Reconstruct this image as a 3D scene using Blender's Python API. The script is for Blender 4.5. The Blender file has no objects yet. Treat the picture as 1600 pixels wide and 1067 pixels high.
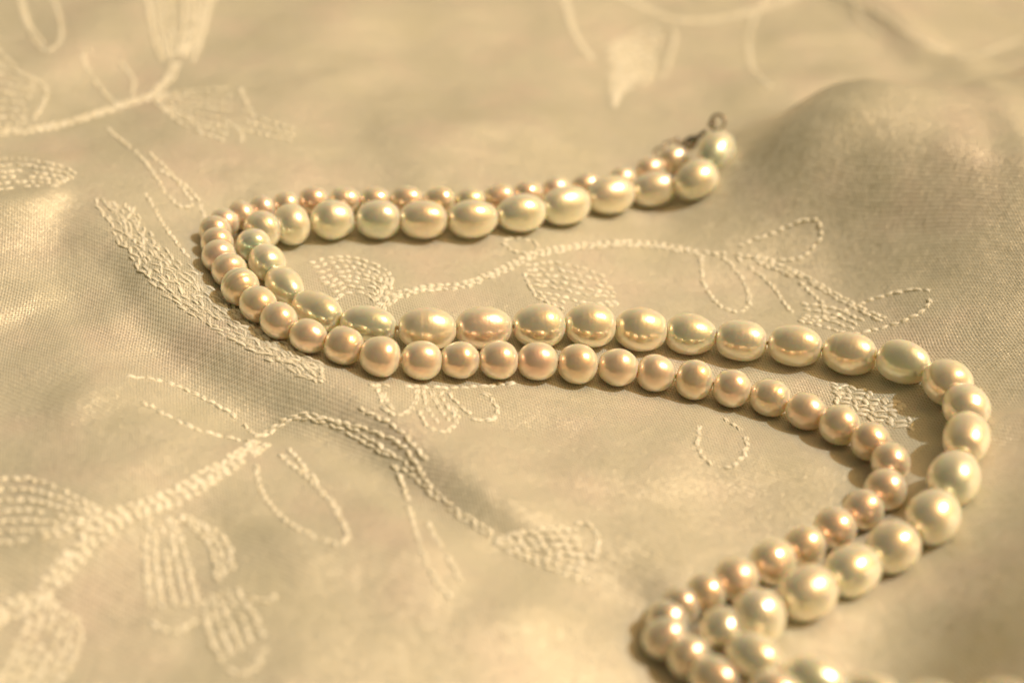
import bpy, math, random
import numpy as np
from mathutils import Vector, Matrix

random.seed(7)
rng = np.random.default_rng(7)
MM = 0.001
scene = bpy.context.scene
col = scene.collection

# ------------------------------------------------------------------ camera
FPX, CX, CY = 2500.0, 800.0, 533.5           # focal length and centre, in photograph pixels
PITCH, ROLL, DIST = math.radians(36), math.radians(8.0), 0.246
fwd = Vector((0, math.cos(PITCH), -math.sin(PITCH)))
rgt0 = Vector((1, 0, 0)); up0 = rgt0.cross(fwd)
rgt = rgt0 * math.cos(ROLL) + up0 * math.sin(ROLL)
up = up0 * math.cos(ROLL) - rgt0 * math.sin(ROLL)
CAM = -fwd * DIST
cam_d = bpy.data.cameras.new('camera'); cam = bpy.data.objects.new('camera', cam_d); col.objects.link(cam)
m = Matrix((rgt, up, -fwd)).transposed().to_4x4(); m.translation = CAM
cam.matrix_world = m
cam_d.sensor_width = 36; cam_d.lens = 36 * FPX / 1600
cam_d.clip_start = 0.005; cam_d.clip_end = 50
cam_d.dof.use_dof = True
cam_d.dof.focus_distance = 0.241
cam_d.dof.aperture_fstop = 9.0
scene.camera = cam

# ------------------------------------------------------------------ light
SUN_CAM = Vector((0.62, 0.67, 0.41)).normalized()      # read off the highlights on the round pearls
SUN = (rgt * SUN_CAM.x + up * SUN_CAM.y - fwd * SUN_CAM.z).normalized()
elev = math.asin(SUN.z); azim = math.atan2(SUN.x, SUN.y)
world = bpy.data.worlds.new('World'); scene.world = world; world.use_nodes = True
wn = world.node_tree; bg = wn.nodes['Background']
sky = wn.nodes.new('ShaderNodeTexSky'); sky.sky_type = 'NISHITA'; sky.sun_disc = False
sky.sun_elevation = elev; sky.sun_rotation = azim
sky.dust_density = 7.0; sky.air_density = 1.1; sky.ozone_density = 0.3
tint = wn.nodes.new('ShaderNodeMix'); tint.data_type = 'RGBA'; tint.blend_type = 'MULTIPLY'
tint.inputs[0].default_value = 1.0
tint.inputs[7].default_value = (1.0, 0.65, 0.27, 1)    # the photograph's warm white balance
wn.links.new(sky.outputs[0], tint.inputs[6]); wn.links.new(tint.outputs[2], bg.inputs[0])
bg.inputs[1].default_value = 0.15
sun_d = bpy.data.lights.new('sun', 'SUN'); sun_d.energy = 2.2; sun_d.angle = math.radians(0.6)
sun_d.color = (1.0, 0.995, 0.93)
sun = bpy.data.objects.new('sun', sun_d); col.objects.link(sun)
sun.rotation_euler = SUN.to_track_quat('Z', 'Y').to_euler()
scene.view_settings.view_transform = 'Standard'; scene.view_settings.look = 'None'
scene.view_settings.exposure = -0.26; scene.view_settings.gamma = 1
scene.cycles.use_denoising = True
scene.cycles.max_bounces = 8; scene.cycles.caustics_reflective = True
scene.cycles.sample_clamp_indirect = 6

# ------------------------------------------------------------------ helpers
camv = np.array(CAM); F = np.array(fwd); R = np.array(rgt); U = np.array(up)
def ray(px, py):
    px = np.asarray(px, float); py = np.asarray(py, float)
    d = F + ((px - CX) / FPX)[..., None] * R - ((py - CY) / FPX)[..., None] * U
    return d                                              # depth along fwd = 1
def plane_pt(px, py, z=0.0):                               # z in mm, result in mm
    d = ray(px, py); t = (z * MM - camv[2]) / d[..., 2]
    return (camv + d * t[..., None]) / MM
def pl(pts, z=0.0):
    a = np.array(pts, float)
    return plane_pt(a[:, 0], a[:, 1], z)[:, :2]
def smooth(pts, n=60):                                     # Catmull-Rom through the points
    p = np.array(pts, float)
    if len(p) < 3:
        t = np.linspace(0, 1, n)[:, None]; return p[0] * (1 - t) + p[-1] * t
    q = np.vstack([2 * p[0] - p[1], p, 2 * p[-1] - p[-2]])
    out = []
    k = len(p) - 1
    for s in np.linspace(0, k - 1e-6, n):
        i = int(s); t = s - i; a, b, c, d = q[i], q[i + 1], q[i + 2], q[i + 3]
        out.append(0.5 * ((2 * b) + (-a + c) * t + (2 * a - 5 * b + 4 * c - d) * t * t + (-a + 3 * b - 3 * c + d) * t ** 3))
    return np.array(out)
def pdist(X, Y, P):
    """signed distance to a polyline (left of travel +) and the fraction travelled"""
    best = np.full(X.shape, 1e18); sg = np.zeros(X.shape); fr = np.zeros(X.shape)
    seg = np.hypot(*(P[1:] - P[:-1]).T); cum = np.concatenate([[0], np.cumsum(seg)]); L = cum[-1]
    for i in range(len(P) - 1):
        ax, ay = P[i]; bx, by = P[i + 1]; dx, dy = bx - ax, by - ay; l2 = dx * dx + dy * dy + 1e-12
        t = np.clip(((X - ax) * dx + (Y - ay) * dy) / l2, 0, 1)
        qx, qy = ax + t * dx, ay + t * dy
        d = (X - qx) ** 2 + (Y - qy) ** 2
        k = d < best
        best = np.where(k, d, best)
        sg = np.where(k, np.sign(dx * (Y - ay) - dy * (X - ax)), sg)
        fr = np.where(k, (cum[i] + t * seg[i]) / L, fr)
    return np.sqrt(best) * sg, fr

# ------------------------------------------------------------------ the lie of the cloth (mm)
def vnoise(X, Y, s, seed):
    g = np.random.default_rng(seed).uniform(-1, 1, (64, 64))
    x = X / s + 17.3; y = Y / s + 11.7
    i = np.floor(x).astype(int); j = np.floor(y).astype(int); u = x - i; v = y - j
    u = u * u * u * (u * (6 * u - 15) + 10); v = v * v * v * (v * (6 * v - 15) + 10)
    a = g[i % 64, j % 64]; b = g[(i + 1) % 64, j % 64]; c = g[i % 64, (j + 1) % 64]; d = g[(i + 1) % 64, (j + 1) % 64]
    return (a * (1 - u) + b * u) * (1 - v) + (c * (1 - u) + d * u) * v

# ridges: pixel polyline of the crest, height, width on the left and on the right of travel, taper at the ends
RIDGES = [
    ([(1180, 150), (1262, 128), (1340, 124), (1420, 150), (1500, 130), (1600, 95), (1800, 40)], 1.5, 5, 7, .10),
    ([(1000, 30), (1100, 60), (1180, 110), (1240, 140)], 1.5, 8, 8, .2),
    ([(1270, -60), (1370, 0), (1420, 40), (1455, 75), (1500, 92), (1560, 85)], 3.0, 6, 5, .15),
    ([(-150, 330), (0, 318), (90, 292), (150, 296), (200, 350), (240, 430), (310, 500)], 2.2, 14, 8, .2),
    ([(250, 450), (350, 520), (480, 585), (600, 640), (700, 720), (800, 800), (960, 880)], 1.9, 8, 4, .2),
    ([(-40, 264), (40, 250), (110, 268)], 1.3, 3.2, 3, .2), ([(-40, 332), (50, 322), (115, 300)], 1.1, 3.5, 2.5, .2),
    ([(1440, 190), (1500, 320), (1560, 500)], .8, 3.5, 3, .2), ([(1290, 205), (1400, 255), (1530, 290)], .9, 4, 3.5, .2),
    ([(1400, 380), (1500, 420), (1600, 430)], .7, 3, 4, .2), ([(840, 770), (980, 742), (1130, 770)], .5, 4, 4, .25),
    ([(1200, 900), (1350, 960), (1500, 980)], .6, 5, 4, .25), ([(60, 640), (180, 600), (290, 620)], .7, 4, 4, .25),
    ([(640, 250), (760, 215), (900, 215)], .6, 5, 4, .25), ([(420, 200), (520, 130), (640, 90)], .7, 5, 5, .25),
    ([(-200, 800), (50, 820), (300, 850), (520, 900), (700, 930), (900, 1000), (1000, 1100)], 2.2, 16, 16, .2),
    ([(380, 620), (520, 720), (620, 830), (760, 900)], 1.6, 8, 8, .2),
    ([(40, 430), (130, 540), (165, 680), (150, 860)], 3.6, 12, 13, .3),
    ([(1000, 660), (1100, 690), (1250, 745), (1340, 765)], 1.1, 7, 9, .25),
    ([(1480, 735), (1540, 730), (1600, 745), (1700, 765)], 1.7, 2.0, 3.2, .2),
    ([(1050, 350), (1200, 345), (1320, 380), (1380, 440)], 1.6, 12, 9, .25),
    ([(560, 760), (640, 840), (760, 930), (900, 1010)], 1.2, 6, 9, .25),
    ([(430, 680), (540, 740), (640, 830)], .6, 2.6, 3.2, .3), ([(320, 760), (430, 830), (500, 920)], .5, 3, 3, .3),
    ([(90, 360), (150, 430), (210, 540)], .7, 2.4, 3, .3), ([(20, 400), (80, 470), (120, 560)], .6, 3, 3, .3),
    ([(1230, 250), (1330, 300), (1440, 320)], .6, 2.5, 3, .3), ([(1380, 180), (1460, 240), (1580, 270)], .8, 2.6, 3.5, .3),
    ([(1480, 330), (1540, 400), (1600, 520)], .6, 2.6, 3, .3), ([(1180, 60), (1300, 50), (1380, 70)], .7, 4, 4, .3),
    ([(150, 640), (330, 700), (470, 800), (540, 930)], 1.5, 7, 9, .25),
    ([(-60, 140), (110, 70), (240, -40)], 1.8, 8, 10, .25),
    ([(560, 250), (800, 200), (950, 170)], 1.0, 14, 14, .25),
    ([(380, 120), (480, 60), (560, -20)], 1.2, 10, 10, .25),
]
# steps: pixel polyline, change of height from its right to its left, half width
STEPS = [
    ([(-500, 180), (0, 350), (170, 400), (225, 470), (320, 560), (430, 620), (560, 680), (660, 750), (780, 825), (900, 870), (1010, 910), (1090, 1010), (1300, 1400)], 3.8, 3.0),
]
# the bank on the right: height, the line of its left slope with half widths along it, the line of its far slope
HILL = (22.0, [(1400, 1700), (1445, 1350), (1500, 1120), (1545, 980), (1615, 850), (1640, 740), (1610, 600), (1560, 500), (1480, 410), (1350, 320), (1215, 270), (1150, 180), (1130, 60)],
        [5, 4.5, 4, 6, 13, 20, 23, 20, 13, 9, 8.5, 9, 9],
        [(900, 150), (1180, 132), (1262, 102), (1340, 98), (1430, 122), (1520, 100), (1620, 65), (1900, -20)], 8.0)
RID = [(pl(smooth(p, 26), h), h, a, b, t) for p, h, a, b, t in RIDGES]
HL = pl(smooth(HILL[1], 56), 10.0); HY = HL[:, 1]; HO = np.argsort(HY); HWV = np.interp(np.linspace(0, 1, 56), np.linspace(0, 1, 13), HILL[2]); HB = pl(smooth(HILL[3], 36), 18.0)
STP = [(pl(smooth(p, 26)), h, w) for p, h, w in STEPS]
def H_exact(X, Y):
    X = np.asarray(X, float); Y = np.asarray(Y, float)
    z = np.zeros(X.shape)
    for P, h, a, b, t in RID:
        d, f = pdist(X, Y, P)
        w = np.where(d > 0, a, b)
        tp = np.clip(f / t, 0, 1) * np.clip((1 - f) / t, 0, 1); tp = tp * tp * (3 - 2 * tp)
        z += h * tp * np.exp(-(d / w) ** 2)
    for P, h, w in STP:
        d, f = pdist(X, Y, P)
        z += h * (0.5 * np.tanh(d / w) - 0.5) * np.interp(f, [0, .28, .42, 1], [.4, .45, 1, 1])
    z = blur(z, 2)
    d, f = pdist(X, Y, HL); w = np.interp(Y, HY[HO], HWV[HO]); d2, _ = pdist(X, Y, HB)
    z += blur(HILL[0] * (.5 - .5 * np.tanh(d / w)) * (.5 - .5 * np.tanh(d2 / HILL[4])), 8)
    z += 2.2 * vnoise(X, Y, 40, 1) + 0.60 * vnoise(X + Y * .3, Y, 15, 2) + 0.17 * vnoise(X, Y * 1.3, 6, 3)
    return z
def blur(z, s):                                            # soften kinks; s in grid cells
    r = int(3 * s); k = np.exp(-.5 * (np.arange(-r, r + 1) / s) ** 2); k /= k.sum()
    p = np.pad(z, ((r, r), (0, 0)), 'edge'); z = sum(k[i] * p[i:i + z.shape[0]] for i in range(2 * r + 1))
    p = np.pad(z, ((0, 0), (r, r)), 'edge'); return sum(k[i] * p[:, i:i + z.shape[1]] for i in range(2 * r + 1))
def axis(lo, hi, step, far):
    a = list(np.arange(lo, hi + step / 2, step)); s = step
    while a[-1] < far: s *= 1.12; a.append(a[-1] + s)
    s = step
    while a[0] > -far: s *= 1.12; a.insert(0, a[0] - s)
    return np.array(a)
corners = pl([(-60, -60), (1660, -60), (1660, 1130), (-60, 1130)])
xs = axis(corners[:, 0].min() - 12, corners[:, 0].max() + 12, 0.55, 520)
ys = axis(corners[:, 1].min() - 12, corners[:, 1].max() + 25, 0.55, 520)
XX, YY = np.meshgrid(xs, ys)
ZZ = H_exact(XX, YY)
def H(X, Y):                                               # the same surface read off the grid
    X = np.asarray(X, float); Y = np.asarray(Y, float)
    i = np.clip(np.searchsorted(xs, X) - 1, 0, len(xs) - 2); j = np.clip(np.searchsorted(ys, Y) - 1, 0, len(ys) - 2)
    u = (X - xs[i]) / (xs[i + 1] - xs[i]); v = (Y - ys[j]) / (ys[j + 1] - ys[j])
    return (ZZ[j, i] * (1 - u) + ZZ[j, i + 1] * u) * (1 - v) + (ZZ[j + 1, i] * (1 - u) + ZZ[j + 1, i + 1] * u) * v
def drop(px, py, lift=0.0):                                # pixel -> point lying on the cloth, mm
    px = np.atleast_1d(np.asarray(px, float)); py = np.atleast_1d(np.asarray(py, float))
    d = ray(px, py)
    z = np.full(px.shape, 0.0)
    for _ in range(40):
        t = (z * MM - camv[2]) / d[:, 2]
        p = (camv + d * t[:, None]) / MM
        z = 0.5 * z + 0.5 * (H(p[:, 0], p[:, 1]) + lift)
    p[:, 2] = z
    return p

# ------------------------------------------------------------------ the pearls: centre x, y and half width across the string, all in photograph pixels
BIG = [(1119, 236, 27), (1088, 281, 30), (1021, 296, 27.5), (950, 304, 30.5), (883.5, 321, 30), (813.5, 333, 30.5), (739, 342, 30), (661.6, 343, 31),
       (591, 343, 31), (519.4, 343.5, 31), (455, 351, 33), (411, 359, 31), (396, 383, 27), (418, 411, 29), (445, 447, 28), (495, 486, 30),
       (575.5, 508, 31), (667, 514, 34), (756, 512, 33), (842.4, 509, 35), (921.7, 508, 35), (1000.4, 514.8, 35), (1079, 522.7, 33), (1158, 532, 33),
       (1242, 540, 33), (1327.8, 552.3, 34), (1412.5, 566, 34), (1479.6, 596.6, 37), (1510, 637, 37), (1510, 685, 37), (1491, 746, 40), (1458, 807, 41),
       (1395.5, 854, 40.5), (1331, 891, 40), (1261, 926, 43), (1186, 961.5, 43), (1126, 985, 35), (1163, 1037, 37), (1266, 1072, 38), (1357, 1094, 38), (1455, 1102, 38), (1562, 1099, 38)]
SMALL = [(1052, 250, 22.5), (1016, 266, 21), (972, 281, 20), (921, 292, 20.5), (870, 297, 20.5), (825, 303, 20.5), (780, 308, 21), (734, 314, 21), (687, 313, 22),
         (636, 313, 22), (586, 313, 22), (539, 313, 22), (490, 313.5, 22.5), (447, 321, 22), (410, 327, 22), (377, 337, 23), (350, 349, 24), (336, 362, 25),
         (339, 380, 26), (342, 400, 27), (358, 422, 28), (376, 449, 31), (404, 476, 29.5), (436, 501, 29.5), (482, 525, 27), (537.5, 540, 30), (594, 557, 32),
         (658.5, 562.7, 31), (719, 562.7, 29.5), (779, 562.7, 30.3), (839.7, 564.4, 30), (902.5, 568.6, 31.5), (965, 574, 29.8), (1025.4, 583, 30), (1085, 593.5, 31),
         (1144, 607, 30.5), (1203, 621, 29.5), (1259.5, 642.7, 29), (1312.6, 664.4, 32), (1361, 690, 32), (1391.6, 722, 31), (1384.5, 764, 33), (1348, 796.5, 32),
         (1304.5, 824.8, 34), (1256.4, 853, 33), (1206.5, 877.5, 35), (1151, 903, 34), (1103, 926, 32), (1063, 947, 33), (1042, 971, 35), (1040, 997, 36), (1079, 1023, 36),
         (1146, 1045, 36), (1226, 1074, 36), (1305, 1104, 36), (1385, 1130, 36)]
def place(rows):
    a = np.array(rows, float); d = ray(a[:, 0], a[:, 1])
    z = np.full(len(a), 3.0)
    for _ in range(60):
        t = (z * MM - camv[2]) / d[:, 2]
        p = (camv + d * t[:, None]) / MM
        r = a[:, 2] * t / MM / FPX
        z = .5 * z + .5 * (H(p[:, 0], p[:, 1]) + r * .97)
    return p, r
PB, RB = place(BIG); PS, RS = place(SMALL)
# the soft cloth gives under every pearl: a shallow groove with a faint lip
dent = np.zeros(ZZ.shape)
for P_, R_ in ((PB, RB), (PS, RS)):
    for p_, r_ in zip(P_, R_):
        ix = np.where(np.abs(xs - p_[0]) < 11)[0]; iy = np.where(np.abs(ys - p_[1]) < 11)[0]
        if not len(ix) or not len(iy): continue
        sl = np.ix_(iy, ix); d_ = np.hypot(XX[sl] - p_[0], YY[sl] - p_[1]) / r_
        dent[sl] = np.maximum(dent[sl], np.exp(-(d_ / .85) ** 2) - .16 * np.exp(-((d_ - 1.5) / .45) ** 2))
ZZ -= .75 * blur(dent, 1)
PB, RB = place(BIG); PS, RS = place(SMALL)

# ------------------------------------------------------------------ materials
def new_mat(name):
    m = bpy.data.materials.new(name); m.use_nodes = True
    nt = m.node_tree; nt.nodes.clear()
    out = nt.nodes.new('ShaderNodeOutputMaterial')
    return m, nt, out
def N(nt, kind, **kw):
    n = nt.nodes.new(kind)
    for k, v in kw.items(): setattr(n, k, v)
    return n
def math_n(nt, op, a, b=None, c=None):
    n = N(nt, 'ShaderNodeMath', operation=op)
    for i, v in enumerate((a, b, c)):
        if v is None: continue
        if isinstance(v, (int, float)): n.inputs[i].default_value = v
        else: nt.links.new(v, n.inputs[i])
    return n.outputs[0]
def vmath(nt, op, a, b=None, s=None):
    n = N(nt, 'ShaderNodeVectorMath', operation=op)
    for i, v in enumerate((a, b)):
        if v is None: continue
        if isinstance(v, tuple): n.inputs[i].default_value = v
        else: nt.links.new(v, n.inputs[i])
    if s is not None:
        if isinstance(s, (int, float)): n.inputs['Scale'].default_value = s
        else: nt.links.new(s, n.inputs['Scale'])
    return n.outputs[0]
def mixc(nt, fac, a, b, blend='MIX'):
    n = N(nt, 'ShaderNodeMix', data_type='RGBA', blend_type=blend)
    for i, v in ((0, fac), (6, a), (7, b)):
        if isinstance(v, (int, float)): n.inputs[i].default_value = v
        elif isinstance(v, tuple): n.inputs[i].default_value = v + (1,) if len(v) == 3 else v
        else: nt.links.new(v, n.inputs[i])
    return n.outputs[2]
def ramp(nt, fac, stops):
    n = N(nt, 'ShaderNodeValToRGB'); e = n.color_ramp.elements
    while len(e) < len(stops): e.new(0.5)
    for k, (p, c) in enumerate(stops):
        e[k].position = p; e[k].color = c + (1,) if len(c) == 3 else c
    nt.links.new(fac, n.inputs[0]); return n.outputs[0]
def noise(nt, vec, scale, detail=2, rough=.5):
    n = N(nt, 'ShaderNodeTexNoise'); n.inputs['Scale'].default_value = scale
    n.inputs['Detail'].default_value = detail; n.inputs['Roughness'].default_value = rough
    nt.links.new(vec, n.inputs['Vector']); return n.outputs[0]

def cloth_material():
    m, nt, out = new_mat('ivory_satin_organza')
    uv = N(nt, 'ShaderNodeUVMap').outputs[0]               # in mm along the cloth
    wob = N(nt, 'ShaderNodeTexNoise'); wob.inputs['Scale'].default_value = 0.03; wob.inputs['Detail'].default_value = 1
    nt.links.new(uv, wob.inputs['Vector'])
    off = vmath(nt, 'SCALE', vmath(nt, 'SUBTRACT', wob.outputs[1], (.5, .5, .5)), s=4.0)
    rot = N(nt, 'ShaderNodeVectorRotate', rotation_type='Z_AXIS'); rot.inputs['Angle'].default_value = math.radians(23)
    nt.links.new(vmath(nt, 'ADD', uv, off), rot.inputs['Vector'])
    w = rot.outputs[0]
    sep = N(nt, 'ShaderNodeSeparateXYZ'); nt.links.new(w, sep.inputs[0])
    PU, PV = 0.50, 0.66
    cu = math_n(nt, 'MULTIPLY', sep.outputs[0], 1 / PU); cv = math_n(nt, 'MULTIPLY', sep.outputs[1], 1 / PV)
    su = math_n(nt, 'SINE', math_n(nt, 'MULTIPLY', cu, 2 * math.pi))
    sv = math_n(nt, 'SINE', math_n(nt, 'MULTIPLY', cv, 2 * math.pi))
    weave = math_n(nt, 'MULTIPLY_ADD', math_n(nt, 'MULTIPLY', su, sv), 0.75, math_n(nt, 'MULTIPLY', sv, 0.25))
    cu_ = math_n(nt, 'COSINE', math_n(nt, 'MULTIPLY', cu, 2 * math.pi)); cv_ = math_n(nt, 'COSINE', math_n(nt, 'MULTIPLY', cv, 2 * math.pi))
    patch = noise(nt, uv, 0.06, 3, .55)
    patch2 = noise(nt, uv, 0.16, 4, .6)
    amt = ramp(nt, patch, [(0.38, (.8, .8, .8)), (0.62, (1, 1, 1))])
    # slope of the threads, worked out from the weave itself (height 0.04 mm)
    gu = math_n(nt, 'MULTIPLY', math_n(nt, 'MULTIPLY', cu_, sv), -.75 * .042 * 2 * math.pi / PU)
    gv = math_n(nt, 'MULTIPLY', math_n(nt, 'MULTIPLY', cv_, math_n(nt, 'MULTIPLY_ADD', su, .75, .25)), -.042 * 2 * math.pi / PV)
    ca, sa = math.cos(math.radians(23)), math.sin(math.radians(23))
    tilt = N(nt, 'ShaderNodeCombineXYZ')
    nt.links.new(math_n(nt, 'MULTIPLY_ADD', gu, ca, math_n(nt, 'MULTIPLY', gv, sa)), tilt.inputs[0])
    nt.links.new(math_n(nt, 'MULTIPLY_ADD', gu, -sa, math_n(nt, 'MULTIPLY', gv, ca)), tilt.inputs[1])
    tilt = vmath(nt, 'SCALE', tilt.outputs[0], s=amt)
    # each thread crossing leans its own way: the sparkle of the weave
    cell = N(nt, 'ShaderNodeCombineXYZ')
    nt.links.new(math_n(nt, 'FLOOR', cu), cell.inputs[0]); nt.links.new(math_n(nt, 'FLOOR', cv), cell.inputs[1])
    wn_ = N(nt, 'ShaderNodeTexWhiteNoise'); nt.links.new(cell.outputs[0], wn_.inputs['Vector'])
    glint = .16
    lean = vmath(nt, 'SCALE', vmath(nt, 'SUBTRACT', wn_.outputs[1], (.5, .5, .5)), s=glint)
    c2l = N(nt, 'ShaderNodeCombineXYZ')
    nt.links.new(math_n(nt, 'FLOOR', math_n(nt, 'MULTIPLY', sep.outputs[0], 1 / .21)), c2l.inputs[0]); nt.links.new(math_n(nt, 'FLOOR', math_n(nt, 'MULTIPLY', sep.outputs[1], 1 / .27)), c2l.inputs[1])
    wf = N(nt, 'ShaderNodeTexWhiteNoise'); nt.links.new(c2l.outputs[0], wf.inputs['Vector'])
    lean2 = vmath(nt, 'SCALE', vmath(nt, 'SUBTRACT', wf.outputs[1], (.5, .5, .5)), s=.36)
    fold = N(nt, 'ShaderNodeBump'); fold.inputs['Strength'].default_value = 1.0
    fold.inputs['Distance'].default_value = 0.3 * MM
    nt.links.new(noise(nt, uv, 0.22, 5, .55), fold.inputs['Height'])
    base_n = vmath(nt, 'ADD', fold.outputs[0], tilt)
    nrm = vmath(nt, 'NORMALIZE', vmath(nt, 'ADD', base_n, lean))
    # colour: cream, drifting between olive and rose where the sheer layer lies off or on the satin
    c1 = ramp(nt, patch, [(0.3, (.51, .535, .44)), (0.5, (.55, .57, .49)), (0.7, (.60, .57, .51))])
    c2 = mixc(nt, math_n(nt, 'MULTIPLY', patch2, .35), c1, (.65, .665, .58))
    thread = ramp(nt, math_n(nt, 'MULTIPLY_ADD', weave, .5, .5), [(0.0, (.50, .45, .36)), (.55, (1.0, 1.0, 1.0)), (1.0, (1.14, 1.14, 1.14))])
    c3 = mixc(nt, 1.0, c2, thread, 'MULTIPLY')
    b = N(nt, 'ShaderNodeBsdfPrincipled')
    nt.links.new(c3, b.inputs['Base Color'])
    b.inputs['Roughness'].default_value = 0.42
    b.inputs['Specular IOR Level'].default_value = 0.6
    b.inputs['Specular Tint'].default_value = (1, .92, .72, 1)
    b.inputs['Sheen Weight'].default_value = 0.15; b.inputs['Sheen Roughness'].default_value = .35
    b.inputs['Sheen Tint'].default_value = (1, .9, .68, 1)
    nt.links.new(nrm, b.inputs['Normal'])
    tr = N(nt, 'ShaderNodeBsdfTranslucent'); nt.links.new(c3, tr.inputs[0])
    gl = N(nt, 'ShaderNodeBsdfGlossy'); gl.inputs['Roughness'].default_value = 0.40
    gl.inputs['Color'].default_value = (1, .88, .62, 1); nt.links.new(vmath(nt, 'NORMALIZE', vmath(nt, 'ADD', base_n, lean2)), gl.inputs['Normal'])
    mx = N(nt, 'ShaderNodeMixShader'); mx.inputs[0].default_value = 0.13
    nt.links.new(b.outputs[0], mx.inputs[1]); nt.links.new(gl.outputs[0], mx.inputs[2])
    nt.links.new(mx.outputs[0], out.inputs[0])
    return m

def thread_material():
    m, nt, out = new_mat('ivory_embroidery_thread')
    geo = N(nt, 'ShaderNodeNewGeometry')
    tc = N(nt, 'ShaderNodeTexCoord')
    rnd = geo.outputs['Random Per Island']
    c = ramp(nt, rnd, [(0, (.74, .73, .60)), (.6, (.82, .82, .70)), (1, (.90, .90, .80))])
    b = N(nt, 'ShaderNodeBsdfPrincipled'); nt.links.new(c, b.inputs['Base Color'])
    b.inputs['Roughness'].default_value = .28; b.inputs['Specular IOR Level'].default_value = .8
    b.inputs['Specular Tint'].default_value = (1, .93, .76, 1)
    b.inputs['Sheen Weight'].default_value = .3; b.inputs['Sheen Tint'].default_value = (1, .92, .72, 1)
    bump = N(nt, 'ShaderNodeBump'); bump.inputs['Distance'].default_value = .04 * MM
    nt.links.new(noise(nt, tc.outputs['Object'], 4200, 2), bump.inputs['Height']); nt.links.new(bump.outputs[0], b.inputs['Normal'])
    nt.links.new(b.outputs[0], out.inputs[0])
    return m

def pearl_material(name, body, rim):
    """body colour with nacre glow below, a tinted mirror lobe above it and a thin clear skin"""
    m, nt, out = new_mat(name)
    oi = N(nt, 'ShaderNodeObjectInfo'); tc = N(nt, 'ShaderNodeTexCoord')
    over = N(nt, 'ShaderNodeAttribute', attribute_type='OBJECT', attribute_name='overtone').outputs[0]
    vec = vmath(nt, 'ADD', tc.outputs['Object'], vmath(nt, 'SCALE', oi.outputs['Location'], s=3.0))
    n1 = noise(nt, vec, 170, 3, .5)
    bodyc = mixc(nt, ramp(nt, n1, [(.35, (0, 0, 0)), (.7, (.5, .5, .5))]), oi.outputs['Color'], body)
    lw = N(nt, 'ShaderNodeLayerWeight'); lw.inputs[0].default_value = .5
    bodyc = mixc(nt, math_n(nt, 'MULTIPLY', math_n(nt, 'POWER', lw.outputs['Facing'], 2.5), .6), bodyc, rim)
    b = N(nt, 'ShaderNodeBsdfPrincipled'); nt.links.new(bodyc, b.inputs['Base Color'])
    b.inputs['Roughness'].default_value = .3
    b.inputs['Subsurface Weight'].default_value = 1.0
    b.inputs['Subsurface Radius'].default_value = (1.0, .62, .32); b.inputs['Subsurface Scale'].default_value = 5.0 * MM
    b.inputs['Coat Weight'].default_value = .35; b.inputs['Coat Roughness'].default_value = .10
    b.inputs['Coat IOR'].default_value = 1.5
    b.inputs['Sheen Weight'].default_value = .15; b.inputs['Sheen Tint'].default_value = (1, .9, .7, 1)
    g = N(nt, 'ShaderNodeBsdfGlossy'); g.inputs['Roughness'].default_value = .26
    nt.links.new(N(nt, 'ShaderNodeAttribute', attribute_type='OBJECT', attribute_name='polish').outputs['Fac'], g.inputs['Roughness'])
    tintc = mixc(nt, ramp(nt, noise(nt, vec, 120, 2), [(.35, (0, 0, 0)), (.65, (.35, .35, .35))]), over, oi.outputs['Color'])
    tintc = mixc(nt, ramp(nt, lw.outputs['Facing'], [(.12, (0, 0, 0)), (.6, (1, 1, 1))]), tintc, (1.0, .93, .80))
    nt.links.new(tintc, g.inputs['Color'])
    bp = N(nt, 'ShaderNodeBump'); bp.inputs['Distance'].default_value = .09 * MM
    mp = N(nt, 'ShaderNodeMapping'); mp.inputs['Scale'].default_value = (9, 1, 1); nt.links.new(vec, mp.inputs['Vector'])   # faint growth rings
    nt.links.new(math_n(nt, 'MULTIPLY_ADD', noise(nt, mp.outputs[0], 130, 2), .5, noise(nt, vec, 420, 4, .6)), bp.inputs['Height'])
    nt.links.new(bp.outputs[0], g.inputs['Normal']); nt.links.new(bp.outputs[0], b.inputs['Normal'])
    mx = N(nt, 'ShaderNodeMixShader'); nt.links.new(ramp(nt, lw.outputs['Facing'], [(.12, (.77, .77, .77)), (.62, (.30, .30, .30))]), mx.inputs[0])
    nt.links.new(b.outputs[0], mx.inputs[1]); nt.links.new(g.outputs[0], mx.inputs[2]); nt.links.new(mx.outputs[0], out.inputs[0])
    return m

def metal_material():
    m, nt, out = new_mat('aged_gold_metal')
    tc = N(nt, 'ShaderNodeTexCoord')
    b = N(nt, 'ShaderNodeBsdfPrincipled'); b.inputs['Metallic'].default_value = 1
    nt.links.new(ramp(nt, noise(nt, tc.outputs['Object'], 900, 3), [(.35, (.16, .13, .10)), (.62, (.80, .74, .64))]), b.inputs['Base Color'])
    b.inputs['Roughness'].default_value = .16
    nt.links.new(b.outputs[0], out.inputs[0]); return m
def cord_material():
    m, nt, out = new_mat('silk_cord')
    tc = N(nt, 'ShaderNodeTexCoord')
    b = N(nt, 'ShaderNodeBsdfPrincipled'); b.inputs['Roughness'].default_value = .7
    nt.links.new(ramp(nt, noise(nt, tc.outputs['Object'], 3000, 2), [(.3, (.55, .42, .26)), (.7, (.8, .68, .48))]), b.inputs['Base Color'])
    nt.links.new(b.outputs[0], out.inputs[0]); return m
M_CLOTH = cloth_material(); M_THREAD = thread_material()
M_BIG = pearl_material('cream_nacre', (.93, .90, .76), (.98, .92, .74))
M_SMALL = pearl_material('peach_nacre', (.93, .84, .66), (1.0, .88, .68))
M_METAL = metal_material(); M_CORD = cord_material()

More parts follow.
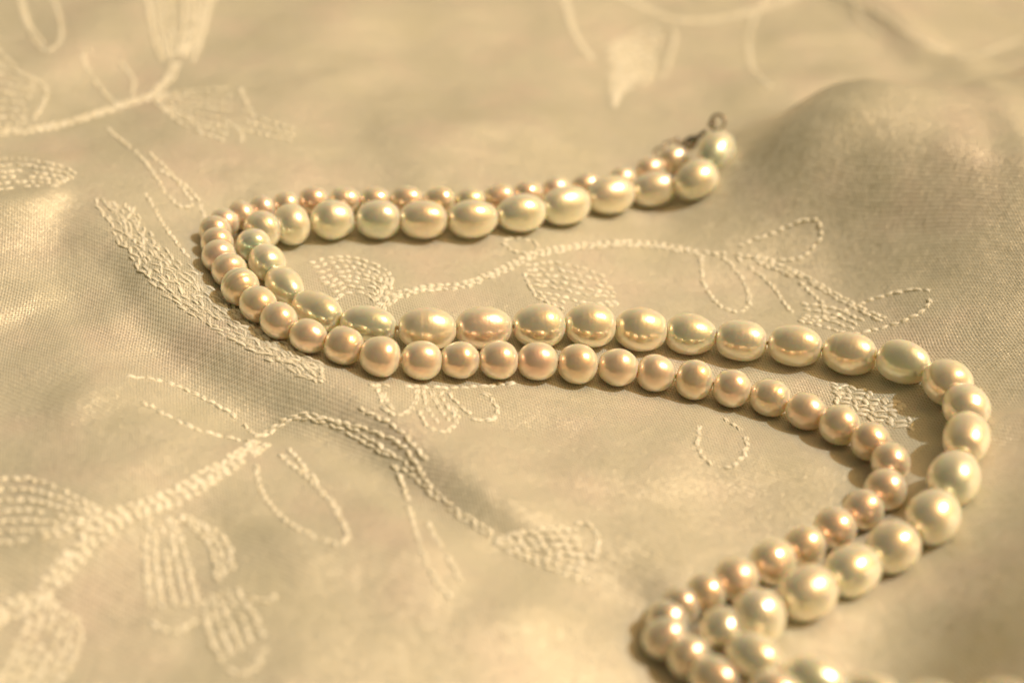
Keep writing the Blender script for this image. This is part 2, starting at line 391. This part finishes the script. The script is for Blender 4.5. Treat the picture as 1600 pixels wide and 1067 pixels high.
def mesh_obj(name, V, Fc, mat, parent=None, smoothf=True):
    me = bpy.data.meshes.new(name)
    me.from_pydata([tuple(v) for v in V], [], [tuple(f) for f in Fc])
    me.materials.append(mat)
    if smoothf: me.polygons.foreach_set('use_smooth', [True] * len(me.polygons))
    me.update()
    o = bpy.data.objects.new(name, me); col.objects.link(o)
    if parent: o.parent = parent
    return o

# ------------------------------------------------------------------ the cloth
nx, ny = len(xs), len(ys)
print('cloth grid', nx, ny)
me = bpy.data.meshes.new('cloth')
co = np.stack([XX, YY, ZZ], -1).reshape(-1, 3) * MM
idx = np.arange(nx * ny).reshape(ny, nx)
quads = np.stack([idx[:-1, :-1], idx[:-1, 1:], idx[1:, 1:], idx[1:, :-1]], -1).reshape(-1, 4)
me.vertices.add(len(co)); me.vertices.foreach_set('co', co.ravel())
me.loops.add(quads.size); me.loops.foreach_set('vertex_index', quads.ravel().astype(np.int32))
me.polygons.add(len(quads)); me.polygons.foreach_set('loop_start', (np.arange(len(quads)) * 4).astype(np.int32))
me.polygons.foreach_set('loop_total', np.full(len(quads), 4, np.int32))
me.update(calc_edges=True)
uvl = me.uv_layers.new(name='UVMap')
# lengths measured along the folds, so that the weave does not stretch over them
UX = np.concatenate([np.zeros((ny, 1)), np.cumsum(np.hypot(np.diff(XX, axis=1), np.diff(ZZ, axis=1)), 1)], 1)
UY = np.concatenate([np.zeros((1, nx)), np.cumsum(np.hypot(np.diff(YY, axis=0), np.diff(ZZ, axis=0)), 0)], 0)
uvs = np.stack([XX * .7 + UX * .3, YY * .7 + UY * .3], -1).reshape(-1, 2)
uvl.data.foreach_set('uv', uvs[quads.ravel()].ravel())
me.polygons.foreach_set('use_smooth', [True] * len(me.polygons))
me.materials.append(M_CLOTH)
cloth = bpy.data.objects.new('cloth', me); col.objects.link(cloth)
cloth['label'] = 'rumpled ivory satin cloth with raised floral embroidery spread beneath the pearls'
cloth['category'] = 'cloth'

# ------------------------------------------------------------------ embroidery
SIDES = 6
def stitch_geo(V, Fc, p0, p1, nrm, rad, arch):
    ax = p1 - p0; L = np.linalg.norm(ax)
    if L < 1e-6: return
    ax = ax / L; sd = np.cross(nrm, ax); sd /= (np.linalg.norm(sd) + 1e-9); nn = np.cross(ax, sd)
    base = len(V)
    prof = [(0, .30), (.14, .78), (.38, 1.0), (.64, 1.0), (.88, .74), (1, .28)]
    for t, r in prof:
        c = p0 + ax * L * t + nn * (arch * math.sin(math.pi * t) - rad * .25)
        for k in range(SIDES):
            a = 2 * math.pi * k / SIDES
            V.append((c + sd * math.cos(a) * rad * r + nn * math.sin(a) * rad * r * .8) * MM)
    for i in range(len(prof) - 1):
        for k in range(SIDES):
            a = base + i * SIDES + k; b = base + i * SIDES + (k + 1) % SIDES
            Fc.append((a, b, b + SIDES, a + SIDES))
    Fc.append(tuple(base + k for k in range(SIDES))[::-1])
    Fc.append(tuple(base + (len(prof) - 1) * SIDES + k for k in range(SIDES)))
def normals(P):
    e = .4
    hx = (H(P[:, 0] + e, P[:, 1]) - H(P[:, 0] - e, P[:, 1])) / (2 * e)
    hy = (H(P[:, 0], P[:, 1] + e) - H(P[:, 0], P[:, 1] - e)) / (2 * e)
    n = np.stack([-hx, -hy, np.ones_like(hx)], -1); return n / np.linalg.norm(n, axis=1)[:, None]
def run(V, Fc, pts, slen=1.35, rad=.30, gap=.03, slant=.13, off=0.0, jit=.09):
    """one row of stitches along a pixel polyline"""
    s = smooth(pts, 90)
    P = drop(s[:, 0], s[:, 1])[:, :2]
    seg = np.hypot(*(P[1:] - P[:-1]).T); cum = np.concatenate([[0], np.cumsum(seg)]); L = cum[-1]
    n = max(1, int(L / (slen + gap)))
    ph = rng.uniform(-.5, .5); t0 = np.clip((np.arange(n) + ph + rng.uniform(-.12, .12, n)) * L / n, 0, L); t1 = np.clip(t0 + L / n * rng.uniform(.8, 1.12, n) - gap, 0, L)
    def at(t): return np.stack([np.interp(t, cum, P[:, 0]), np.interp(t, cum, P[:, 1])], -1)
    A, B = at(t0), at(t1)
    d = B - A; d /= (np.linalg.norm(d, axis=1)[:, None] + 1e-9); nr = np.stack([-d[:, 1], d[:, 0]], -1)
    sg = np.where(np.arange(n) % 2 == 0, 1, -1)[:, None]
    A = A + nr * (off + slant * sg + rng.normal(0, jit, (n, 1))); B = B + nr * (off - slant * sg + rng.normal(0, jit, (n, 1)))
    mid = (A + B) / 2; nn = normals(mid)
    za, zb = H(A[:, 0], A[:, 1]), H(B[:, 0], B[:, 1])
    for i in range(n):
        if rng.random() < .04: continue
        r = rad * rng.uniform(.75, 1.1) * .86; sp = rad * rng.uniform(.5, .8)
        for q in (-1, 1):
            e = nr[i] * q * sp; a2 = A[i] + e * 1.1 + rng.normal(0, .04, 2); b2 = B[i] + e * .35 + rng.normal(0, .04, 2)
            stitch_geo(V, Fc, np.array([a2[0], a2[1], za[i]]), np.array([b2[0], b2[1], zb[i]]), nn[i], r, .07 + .12 * rng.random())
def lerp_curves(a, b, t):
    A, B = smooth(a, 24), smooth(b, 24); return A * (1 - t) + B * t
def motif(name, lines=(), fills=(), label=None, **kw):
    V, Fc = [], []
    for L in lines:
        rows = L[1] if isinstance(L, tuple) else 1; pts = L[0] if isinstance(L, tuple) else L
        for r in range(rows):
            run(V, Fc, pts, off=(r - (rows - 1) / 2) * .62, **kw)
    for a, b, n in fills:
        for k in range(n):
            q = lerp_curves(a, b, k / (n - 1)); q = q + rng.normal(0, .6, (1, 2))
            run(V, Fc, q[::3] if len(q) > 8 else q, **kw)
    o = mesh_obj(name, V, Fc, M_THREAD, cloth)
    if label: o['label'] = label
    return o, len(Fc)

# upper left plant
motif('embroidered_stem', [([(-60, 214), (0, 207), (60, 202), (120, 188), (190, 165), (240, 150)], 4), ([(235, 152), (262, 125), (276, 98)], 3)])
motif('embroidered_flower', [[(228, -10), (240, 60), (252, 95)], [(330, -10), (318, 50), (300, 98)], [(345, -30), (330, 10)]],
      [([(226, -30), (238, 50), (270, 100)], [(262, -30), (268, 40), (274, 98)], 4), ([(290, -30), (288, 40), (276, 98)], [(330, -30), (316, 50), (284, 98)], 5)])
motif('embroidered_flower', [[(375, 138), (386, 165), (396, 178)], [(378, 225), (376, 205), (352, 190)]],
      [([(240, 150), (300, 142), (372, 138)], [(240, 154), (300, 164), (380, 176)], 4),
       ([(240, 156), (300, 176), (370, 192)], [(242, 160), (290, 196), (368, 226)], 4),
       ([(378, 172), (420, 190), (476, 206)], [(370, 200), (420, 212), (462, 220)], 3)])
motif('embroidered_leaf', [[(183, 166), (152, 132), (131, 98), (132, 78), (146, 82)], [(208, 150), (207, 122), (188, 96)]])
motif('embroidered_leaf', [[(26, -20), (40, 40), (70, 80), (95, 62), (92, 22), (72, -20)], [(30, -20), (45, 38), (70, 72)]])
motif('embroidered_leaf', [[(165, 200), (212, 238), (240, 272), (262, 306), (288, 326), (302, 318)], [(232, 238), (262, 266), (290, 300), (302, 318)]])
motif('embroidered_flower', [[(20, 110), (60, 128), (72, 150), (50, 190)]],
      [([(-40, 95), (20, 110), (60, 130)], [(-40, 195), (10, 195), (50, 190)], 8), ([(-20, 60), (0, 80), (30, 110)], [(-40, 70), (-20, 100), (10, 120)], 3)])
motif('embroidered_leaf', [], [([(-60, 262), (20, 248), (100, 262), (125, 280)], [(-60, 305), (10, 296), (60, 292), (110, 292)], 6)])
# along the fold left of the pearls
motif('embroidered_leaf', [], [([(150, 306), (196, 392), (262, 462), (352, 522), (450, 574), (545, 628)], [(205, 322), (246, 384), (312, 432), (372, 486), (450, 542), (560, 604)], 8)],
      slen=1.8, jit=.28, slant=.12, rad=.21)
motif('embroidered_leaf', [[(246, 262), (300, 300), (320, 340)], [(225, 300), (262, 360), (300, 410)]])
# below the middle row
motif('embroidered_flower', [[(590, 606), (598, 634), (618, 650), (642, 640), (655, 606)], [(655, 640), (664, 664), (692, 676), (712, 660), (706, 632)],
      [(735, 655), (764, 658), (778, 644), (768, 622), (748, 610)], [(575, 602), (640, 604), (720, 606), (812, 598)], [(598, 612), (606, 632), (622, 642)]],
      [([(660, 608), (668, 640), (690, 668)], [(700, 608), (712, 630), (740, 652)], 4)])
# between the rows
motif('embroidered_flower', [[(478, 414), (520, 402), (566, 406), (604, 424), (612, 446), (598, 466)]],
      [([(486, 420), (540, 408), (600, 430), (604, 452)], [(520, 470), (548, 456), (578, 462), (590, 480)], 7)])
motif('embroidered_stem', [([(585, 492), (612, 466), (660, 452), (730, 444), (790, 420), (830, 400), (900, 386), (1000, 381), (1096, 396)], 3)])
motif('embroidered_flower', [[(818, 424), (838, 462), (882, 484)]],
      [([(816, 416), (870, 412), (920, 424), (968, 446)], [(838, 462), (870, 470), (920, 482), (984, 472)], 7)])
motif('embroidered_leaf', [[(785, 378), (800, 372), (838, 380), (832, 396), (800, 392), (785, 378)]])
motif('embroidered_leaf', [[(1096, 398), (1098, 440), (1124, 476), (1158, 488), (1170, 462), (1146, 416), (1110, 394)]])
motif('embroidered_leaf', [[(1150, 402), (1200, 440), (1240, 490), (1282, 502), (1284, 474), (1236, 432), (1180, 408)]])
motif('embroidered_leaf', [[(1096, 394), (1150, 398), (1230, 407), (1270, 388), (1284, 356), (1262, 342), (1212, 362), (1152, 386)]])
motif('embroidered_stem', [([(1170, 398), (1250, 430), (1320, 470), (1380, 500)], 2)])
motif('embroidered_leaf', [[(1330, 524), (1400, 506), (1444, 484), (1452, 454), (1404, 456), (1336, 478), (1296, 500)]])
motif('embroidered_flower', [], [([(1250, 474), (1300, 480), (1360, 506)], [(1246, 500), (1290, 510), (1330, 524)], 4)])
motif('embroidered_flower', [], [([(1296, 600), (1340, 606), (1380, 622), (1432, 640)], [(1300, 624), (1350, 650), (1400, 664), (1440, 672)], 6)], slant=.4)
motif('embroidered_leaf', [[(1092, 664), (1092, 704), (1124, 732), (1160, 716), (1164, 680), (1130, 652)]])
# far side
motif('embroidered_leaf', [[(944, 76), (1000, 50), (1040, 40), (1054, 58), (1036, 122)]],
      [([(946, 78), (1000, 60), (1044, 44)], [(958, 170), (975, 140), (1030, 124)], 15)], rad=.42)
motif('embroidered_stem', [([(880, -10), (896, 50), (924, 94)], 2), ([(960, -10), (1060, 32), (1160, 22), (1250, -8)], 3)], rad=.4)
motif('embroidered_leaf', [[(1200, -10), (1172, 46), (1174, 104), (1206, 138)], [(1330, -10), (1345, 30), (1380, 60)], ([(1285, -20), (1370, 20), (1430, 60), (1500, 88)], 2)], rad=.4)
motif('embroidered_leaf', [[(1440, 66), (1500, 92), (1560, 76), (1600, 60)], [(1520, -10), (1560, 20), (1600, 34)]], rad=.4)
# lower left plant
motif('embroidered_stem', [([(412, 690), (330, 742), (260, 782), (190, 806), (130, 852), (70, 924), (0, 960), (-60, 990)], 5)])
motif('embroidered_leaf', [[(198, 588), (262, 598), (352, 640), (404, 684)], [(214, 624), (300, 668), (392, 692)]])
motif('embroidered_leaf', [[(398, 702), (408, 768), (450, 816), (502, 842), (536, 850), (542, 828), (502, 768), (432, 706)], [(450, 700), (490, 748), (530, 800)]])
motif('embroidered_stem', [([(404, 684), (470, 650), (560, 680), (650, 742), (700, 790), (770, 836)], 2)], rad=.22)
motif('embroidered_flower', [[(780, 838), (860, 826), (918, 818), (936, 842)], [(936, 842), (930, 870), (890, 866)]],
      [([(770, 840), (850, 832), (916, 826)], [(770, 846), (850, 884), (936, 912)], 7)])
motif('embroidered_leaf', [[(470, 650), (540, 660), (620, 690), (664, 742)], [(560, 636), (620, 668), (668, 720)]])
motif('embroidered_leaf', [[(590, 690), (624, 742), (640, 800), (670, 888), (704, 934)], [(664, 812), (700, 872), (722, 912)]])
motif('embroidered_flower', [[(232, 970), (270, 988), (308, 968)]],
      [([(232, 806), (228, 880), (236, 968)], [(272, 806), (292, 880), (312, 962)], 5), ([(290, 806), (350, 842), (366, 910)], [(272, 800), (326, 850), (342, 920)], 3)])
motif('embroidered_flower', [[(350, 1044), (390, 1052), (416, 1012)], [(380, 930), (420, 940), (430, 928)]],
      [([(318, 930), (326, 990), (352, 1044)], [(366, 920), (396, 960), (414, 1010)], 5)])
motif('embroidered_flower', [], [([(-60, 760), (40, 748), (120, 778), (170, 806)], [(-60, 850), (30, 846), (90, 836), (165, 812)], 7)])
motif('embroidered_flower', [], [([(70, 926), (30, 1000), (-20, 1100)], [(116, 960), (122, 1010), (60, 1110)], 6)])

# ------------------------------------------------------------------ strands
def half_len(P, Rr, lo, hi):
    d = np.linalg.norm(P[1:] - P[:-1], axis=1); c = np.empty(len(P))
    c[0] = d[0] - Rr[1]; c[-1] = d[-1] / 2; c[1:-1] = (d[:-1] + d[1:]) / 4
    return np.clip(c, Rr * lo, Rr * hi)
CB = half_len(PB, RB, .86, 1.46); CS = half_len(PS, RS, .88, 1.15)
print('big r', np.round(RB, 1)); print('big c/r', np.round(CB / RB, 2)); print('small r', np.round(RS, 1)); print('small c/r', np.round(CS / RS, 2))
# push strings apart where pearls would run into each other
for _ in range(30):
    for i in range(len(PB)):
        for j in range(len(PS)):
            v = PS[j] - PB[i]; d = np.linalg.norm(v); need = (RB[i] + RS[j]) * .97
            if d < need:
                vv = v / d; k = (need - d) * .5
                PS[j] += vv * k * .5; PB[i] -= vv * k * .3
NU, NV = 40, 44
def pearl(name, c, tan, r, cl, mat, parent, colr, over, seed):
    g = np.random.default_rng(seed)
    tan = tan / np.linalg.norm(tan)
    side = np.cross((0, 0, 1), tan); side /= np.linalg.norm(side); u3 = np.cross(tan, side)
    spin = g.uniform(0, 2 * math.pi); taper = g.normal(0, .035); sq = g.uniform(-.02, .02); pw = g.uniform(.80, .90)
    rings = [(g.uniform(-.85, .85), g.uniform(.006, .018), g.uniform(.03, .07)) for _ in range(g.integers(1, 4))] if g.random() < .35 else []
    ph = g.uniform(0, 6.28, 6); am = g.normal(0, .010, 6)
    V, Fc = [], []
    for i in range(NV + 1):
        th = math.pi * i / NV
        for k in range(NU):
            if i in (0, NV) and k: break
            f = 2 * math.pi * k / NU
            ct, st = math.cos(th), math.sin(th) ** pw if 0 < i < NV else 0
            dim = 1 - .05 * math.exp(-((1 - abs(ct)) / .012) ** 2)       # dimple at the drill hole
            w = 1 + am[0] * math.cos(2 * f + ph[0]) * st + am[1] * math.cos(3 * th + ph[1]) + am[2] * math.cos(5 * th + ph[2]) * .6 + am[3] * math.sin(3 * f + ph[3]) * st * st
            for rp, rd, rw in rings: w -= rd * math.exp(-((ct - rp - .04 * math.cos(f)) / rw) ** 2)
            x = ct * cl * dim * w
            rr = st * r * w * (1 + taper * ct)
            y = math.cos(f) * rr * (1 + sq); zz = math.sin(f) * rr * (1 - sq)
            y, zz = y * math.cos(spin) - zz * math.sin(spin), y * math.sin(spin) + zz * math.cos(spin)
            V.append((x * MM, y * MM, zz * MM))
    def vi(i, k): return 0 if i == 0 else (1 + (NV - 1) * NU if i == NV else 1 + (i - 1) * NU + k % NU)
    for i in range(NV):
        for k in range(NU):
            if i == 0: Fc.append((0, vi(1, k), vi(1, k + 1)))
            elif i == NV - 1: Fc.append((vi(i, k), vi(NV, 0), vi(i, k + 1)))
            else: Fc.append((vi(i, k), vi(i + 1, k), vi(i + 1, k + 1), vi(i, k + 1)))
    o = mesh_obj(name, V, Fc, mat)
    mw = Matrix((Vector(tan), Vector(side), Vector(u3))).transposed().to_4x4(); mw.translation = Vector(c * MM)
    o.parent = parent; o.matrix_parent_inverse = Matrix(); o.matrix_basis = parent.matrix_basis.inverted() @ mw
    o.color = tuple(colr) + (1,); o['overtone'] = [float(v) for v in over]; o['polish'] = float(g.uniform(.17, .31))
    return o
def tube(name, pts, rad, mat, parent, sides=8, closed=False):
    P = np.array(pts, float); n = len(P); V, Fc = [], []
    prev = None
    for i in range(n):
        t = (P[(i + 1) % n] - P[i - 1]) if closed else P[min(i + 1, n - 1)] - P[max(i - 1, 0)]
        t = t / (np.linalg.norm(t) + 1e-9)
        ref = prev if prev is not None else (np.array([0, 0, 1.]) if abs(t[2]) < .9 else np.array([1., 0, 0]))
        s = np.cross(t, ref); s /= np.linalg.norm(s); u = np.cross(s, t); prev = u
        rr = rad[i] if hasattr(rad, '__len__') else rad
        for k in range(sides):
            a = 2 * math.pi * k / sides; V.append((P[i] + (s * math.cos(a) + u * math.sin(a)) * rr) * MM)
    for i in range(n if closed else n - 1):
        for k in range(sides):
            a = i * sides; b = ((i + 1) % n) * sides
            Fc.append((a + k, a + (k + 1) % sides, b + (k + 1) % sides, b + k))
    if not closed:
        Fc.append(tuple(range(sides))[::-1]); Fc.append(tuple((n - 1) * sides + k for k in range(sides)))
    o = mesh_obj(name, V, Fc, mat)
    o.parent = parent; o.matrix_basis = parent.matrix_basis.inverted()
    return o
def root(name, at, label, cat, group=None):
    e = bpy.data.objects.new(name, None); col.objects.link(e); e.empty_display_size = .005
    e.matrix_basis = Matrix.Translation(Vector(at) * MM)
    e['label'] = label; e['category'] = cat
    if group: e['group'] = group
    return e
nb = root('pearl_necklace', (PB[20][0], PB[20][1], float(H(PB[20][0], PB[20][1]))), 'strand of large oval cream pearls with pale green sheen, ending in a small metal ring', 'necklace')
ns = root('pearl_necklace', (PS[30][0], PS[30][1], float(H(PS[30][0], PS[30][1]))), 'strand of smaller round peach and rose pearls beside the large cream ones', 'necklace')
GREEN = {0: 1, 12: .9, 13: .8, 14: 1, 15: .6, 16: .7, 8: .6, 22: .5, 26: .5, 30: .6, 36: .4, 38: .6}
ROSE = {2: .3, 10: .1, 18: .8, 27: .5, 28: .5}
def strand(P, Rr, C, mat, parent, kind):
    n = len(P)
    for i in range(n):
        t = P[min(i + 1, n - 1)] - P[max(i - 1, 0)]
        g = np.random.default_rng(100 * (kind == 's') + i + 5)
        if kind == 'b':
            gr = GREEN.get(i, g.uniform(0, .28)); rs = ROSE.get(i, g.uniform(0, .3))
            body = np.array((.95, .90, .73)) * g.uniform(.94, 1.06); over = np.array((.84, .76, .58)) * (1 - gr) + np.array((.30, .60, .50)) * gr
            over = over * (1 - rs) + np.array((.88, .62, .56)) * rs
        else:
            k = g.random(); body = np.array((.97, .87, .69)) * (1 - k) + np.array((.97, .83, .70)) * k; body = body * g.uniform(.94, 1.05)
            k2 = g.random(); over = np.array((.74, .54, .35)) * (1 - k2) + np.array((.82, .52, .44)) * k2
            if g.random() < .07: over = np.array((.50, .54, .30))
        o = pearl('pearl', P[i], t, Rr[i], C[i], mat, parent, np.clip(body, 0, 1), over, 1000 * (kind == 's') + i)
        if kind == 'b' and GREEN.get(i, 0) >= .9: o['label'] = 'cream pearl with a strong teal green sheen'
    tube('cord', smooth(P, n * 6), .32, M_CORD, parent)
strand(PB, RB, CB, M_BIG, nb, 'b'); strand(PS, RS, CS, M_SMALL, ns, 's')

# ------------------------------------------------------------------ clasps
def pt(px, py, z): return plane_pt(px, py, z)
def ring(name, c, nrm, R0, r0, parent, el=1.0, n=28, ax=None):
    nrm = np.array(nrm, float); nrm /= np.linalg.norm(nrm)
    a = np.cross(nrm, (0, 0, 1) if abs(nrm[2]) < .9 else (1, 0, 0)); a /= np.linalg.norm(a); b = np.cross(nrm, a)
    if ax is not None: a = np.array(ax, float) - np.dot(ax, nrm) * nrm; a /= np.linalg.norm(a); b = np.cross(nrm, a)
    return tube(name, [c + a * math.cos(t) * R0 * el + b * math.sin(t) * R0 for t in np.linspace(0, 2 * math.pi, n, endpoint=False)], r0, M_METAL, parent, 8, True)
def lathe(name, c0, c1, prof, parent, sides=16):
    c0, c1 = np.array(c0), np.array(c1)
    pts = [c0 + (c1 - c0) * t for t, _ in prof]
    return tube(name, pts, [r for _, r in prof], M_METAL, parent, sides)
zt = PB[0][2] + RB[0] * .9
e1 = pt(1113, 193, zt + .5); e2 = pt(1121, 192, zt + .4)
ring('jump_ring', e2, R * .55 + F * .8, 1.4, .33, nb)
lathe('clasp_bead', pt(1109, 190, zt + .2), pt(1116, 200, zt - .6), [(0, .1), (.08, .5), (.3, .85), (.55, .95), (.8, .7), (.95, .4), (1, .1)], nb)
lathe('clasp_tube', pt(1104, 204, zt - .2), pt(1068, 232, PS[0][2] + 1.2), [(0, .1), (.04, .35), (.3, .42), (.45, .5), (.5, .9), (.6, 1.15), (.75, 1.3), (.9, 1.1), (.97, .6), (1, .1)], ns)
for k, (px, py) in enumerate([(1070, 226), (1060, 225), (1050, 227), (1040, 232), (1031, 238), (1024, 245)]):
    q = pt(px, py, PS[0][2] + 1.6 - k * .35)
    ring('chain_link', q, (R + .3 * U) if k % 2 else (F + .2 * U), .78, .25, ns, 1.35, 16, ax=-R * .85 - U * .4)
print('triangles', sum(len(o.data.loop_triangles) or sum(len(p.vertices) - 2 for p in o.data.polygons) for o in bpy.data.objects if o.type == 'MESH'))
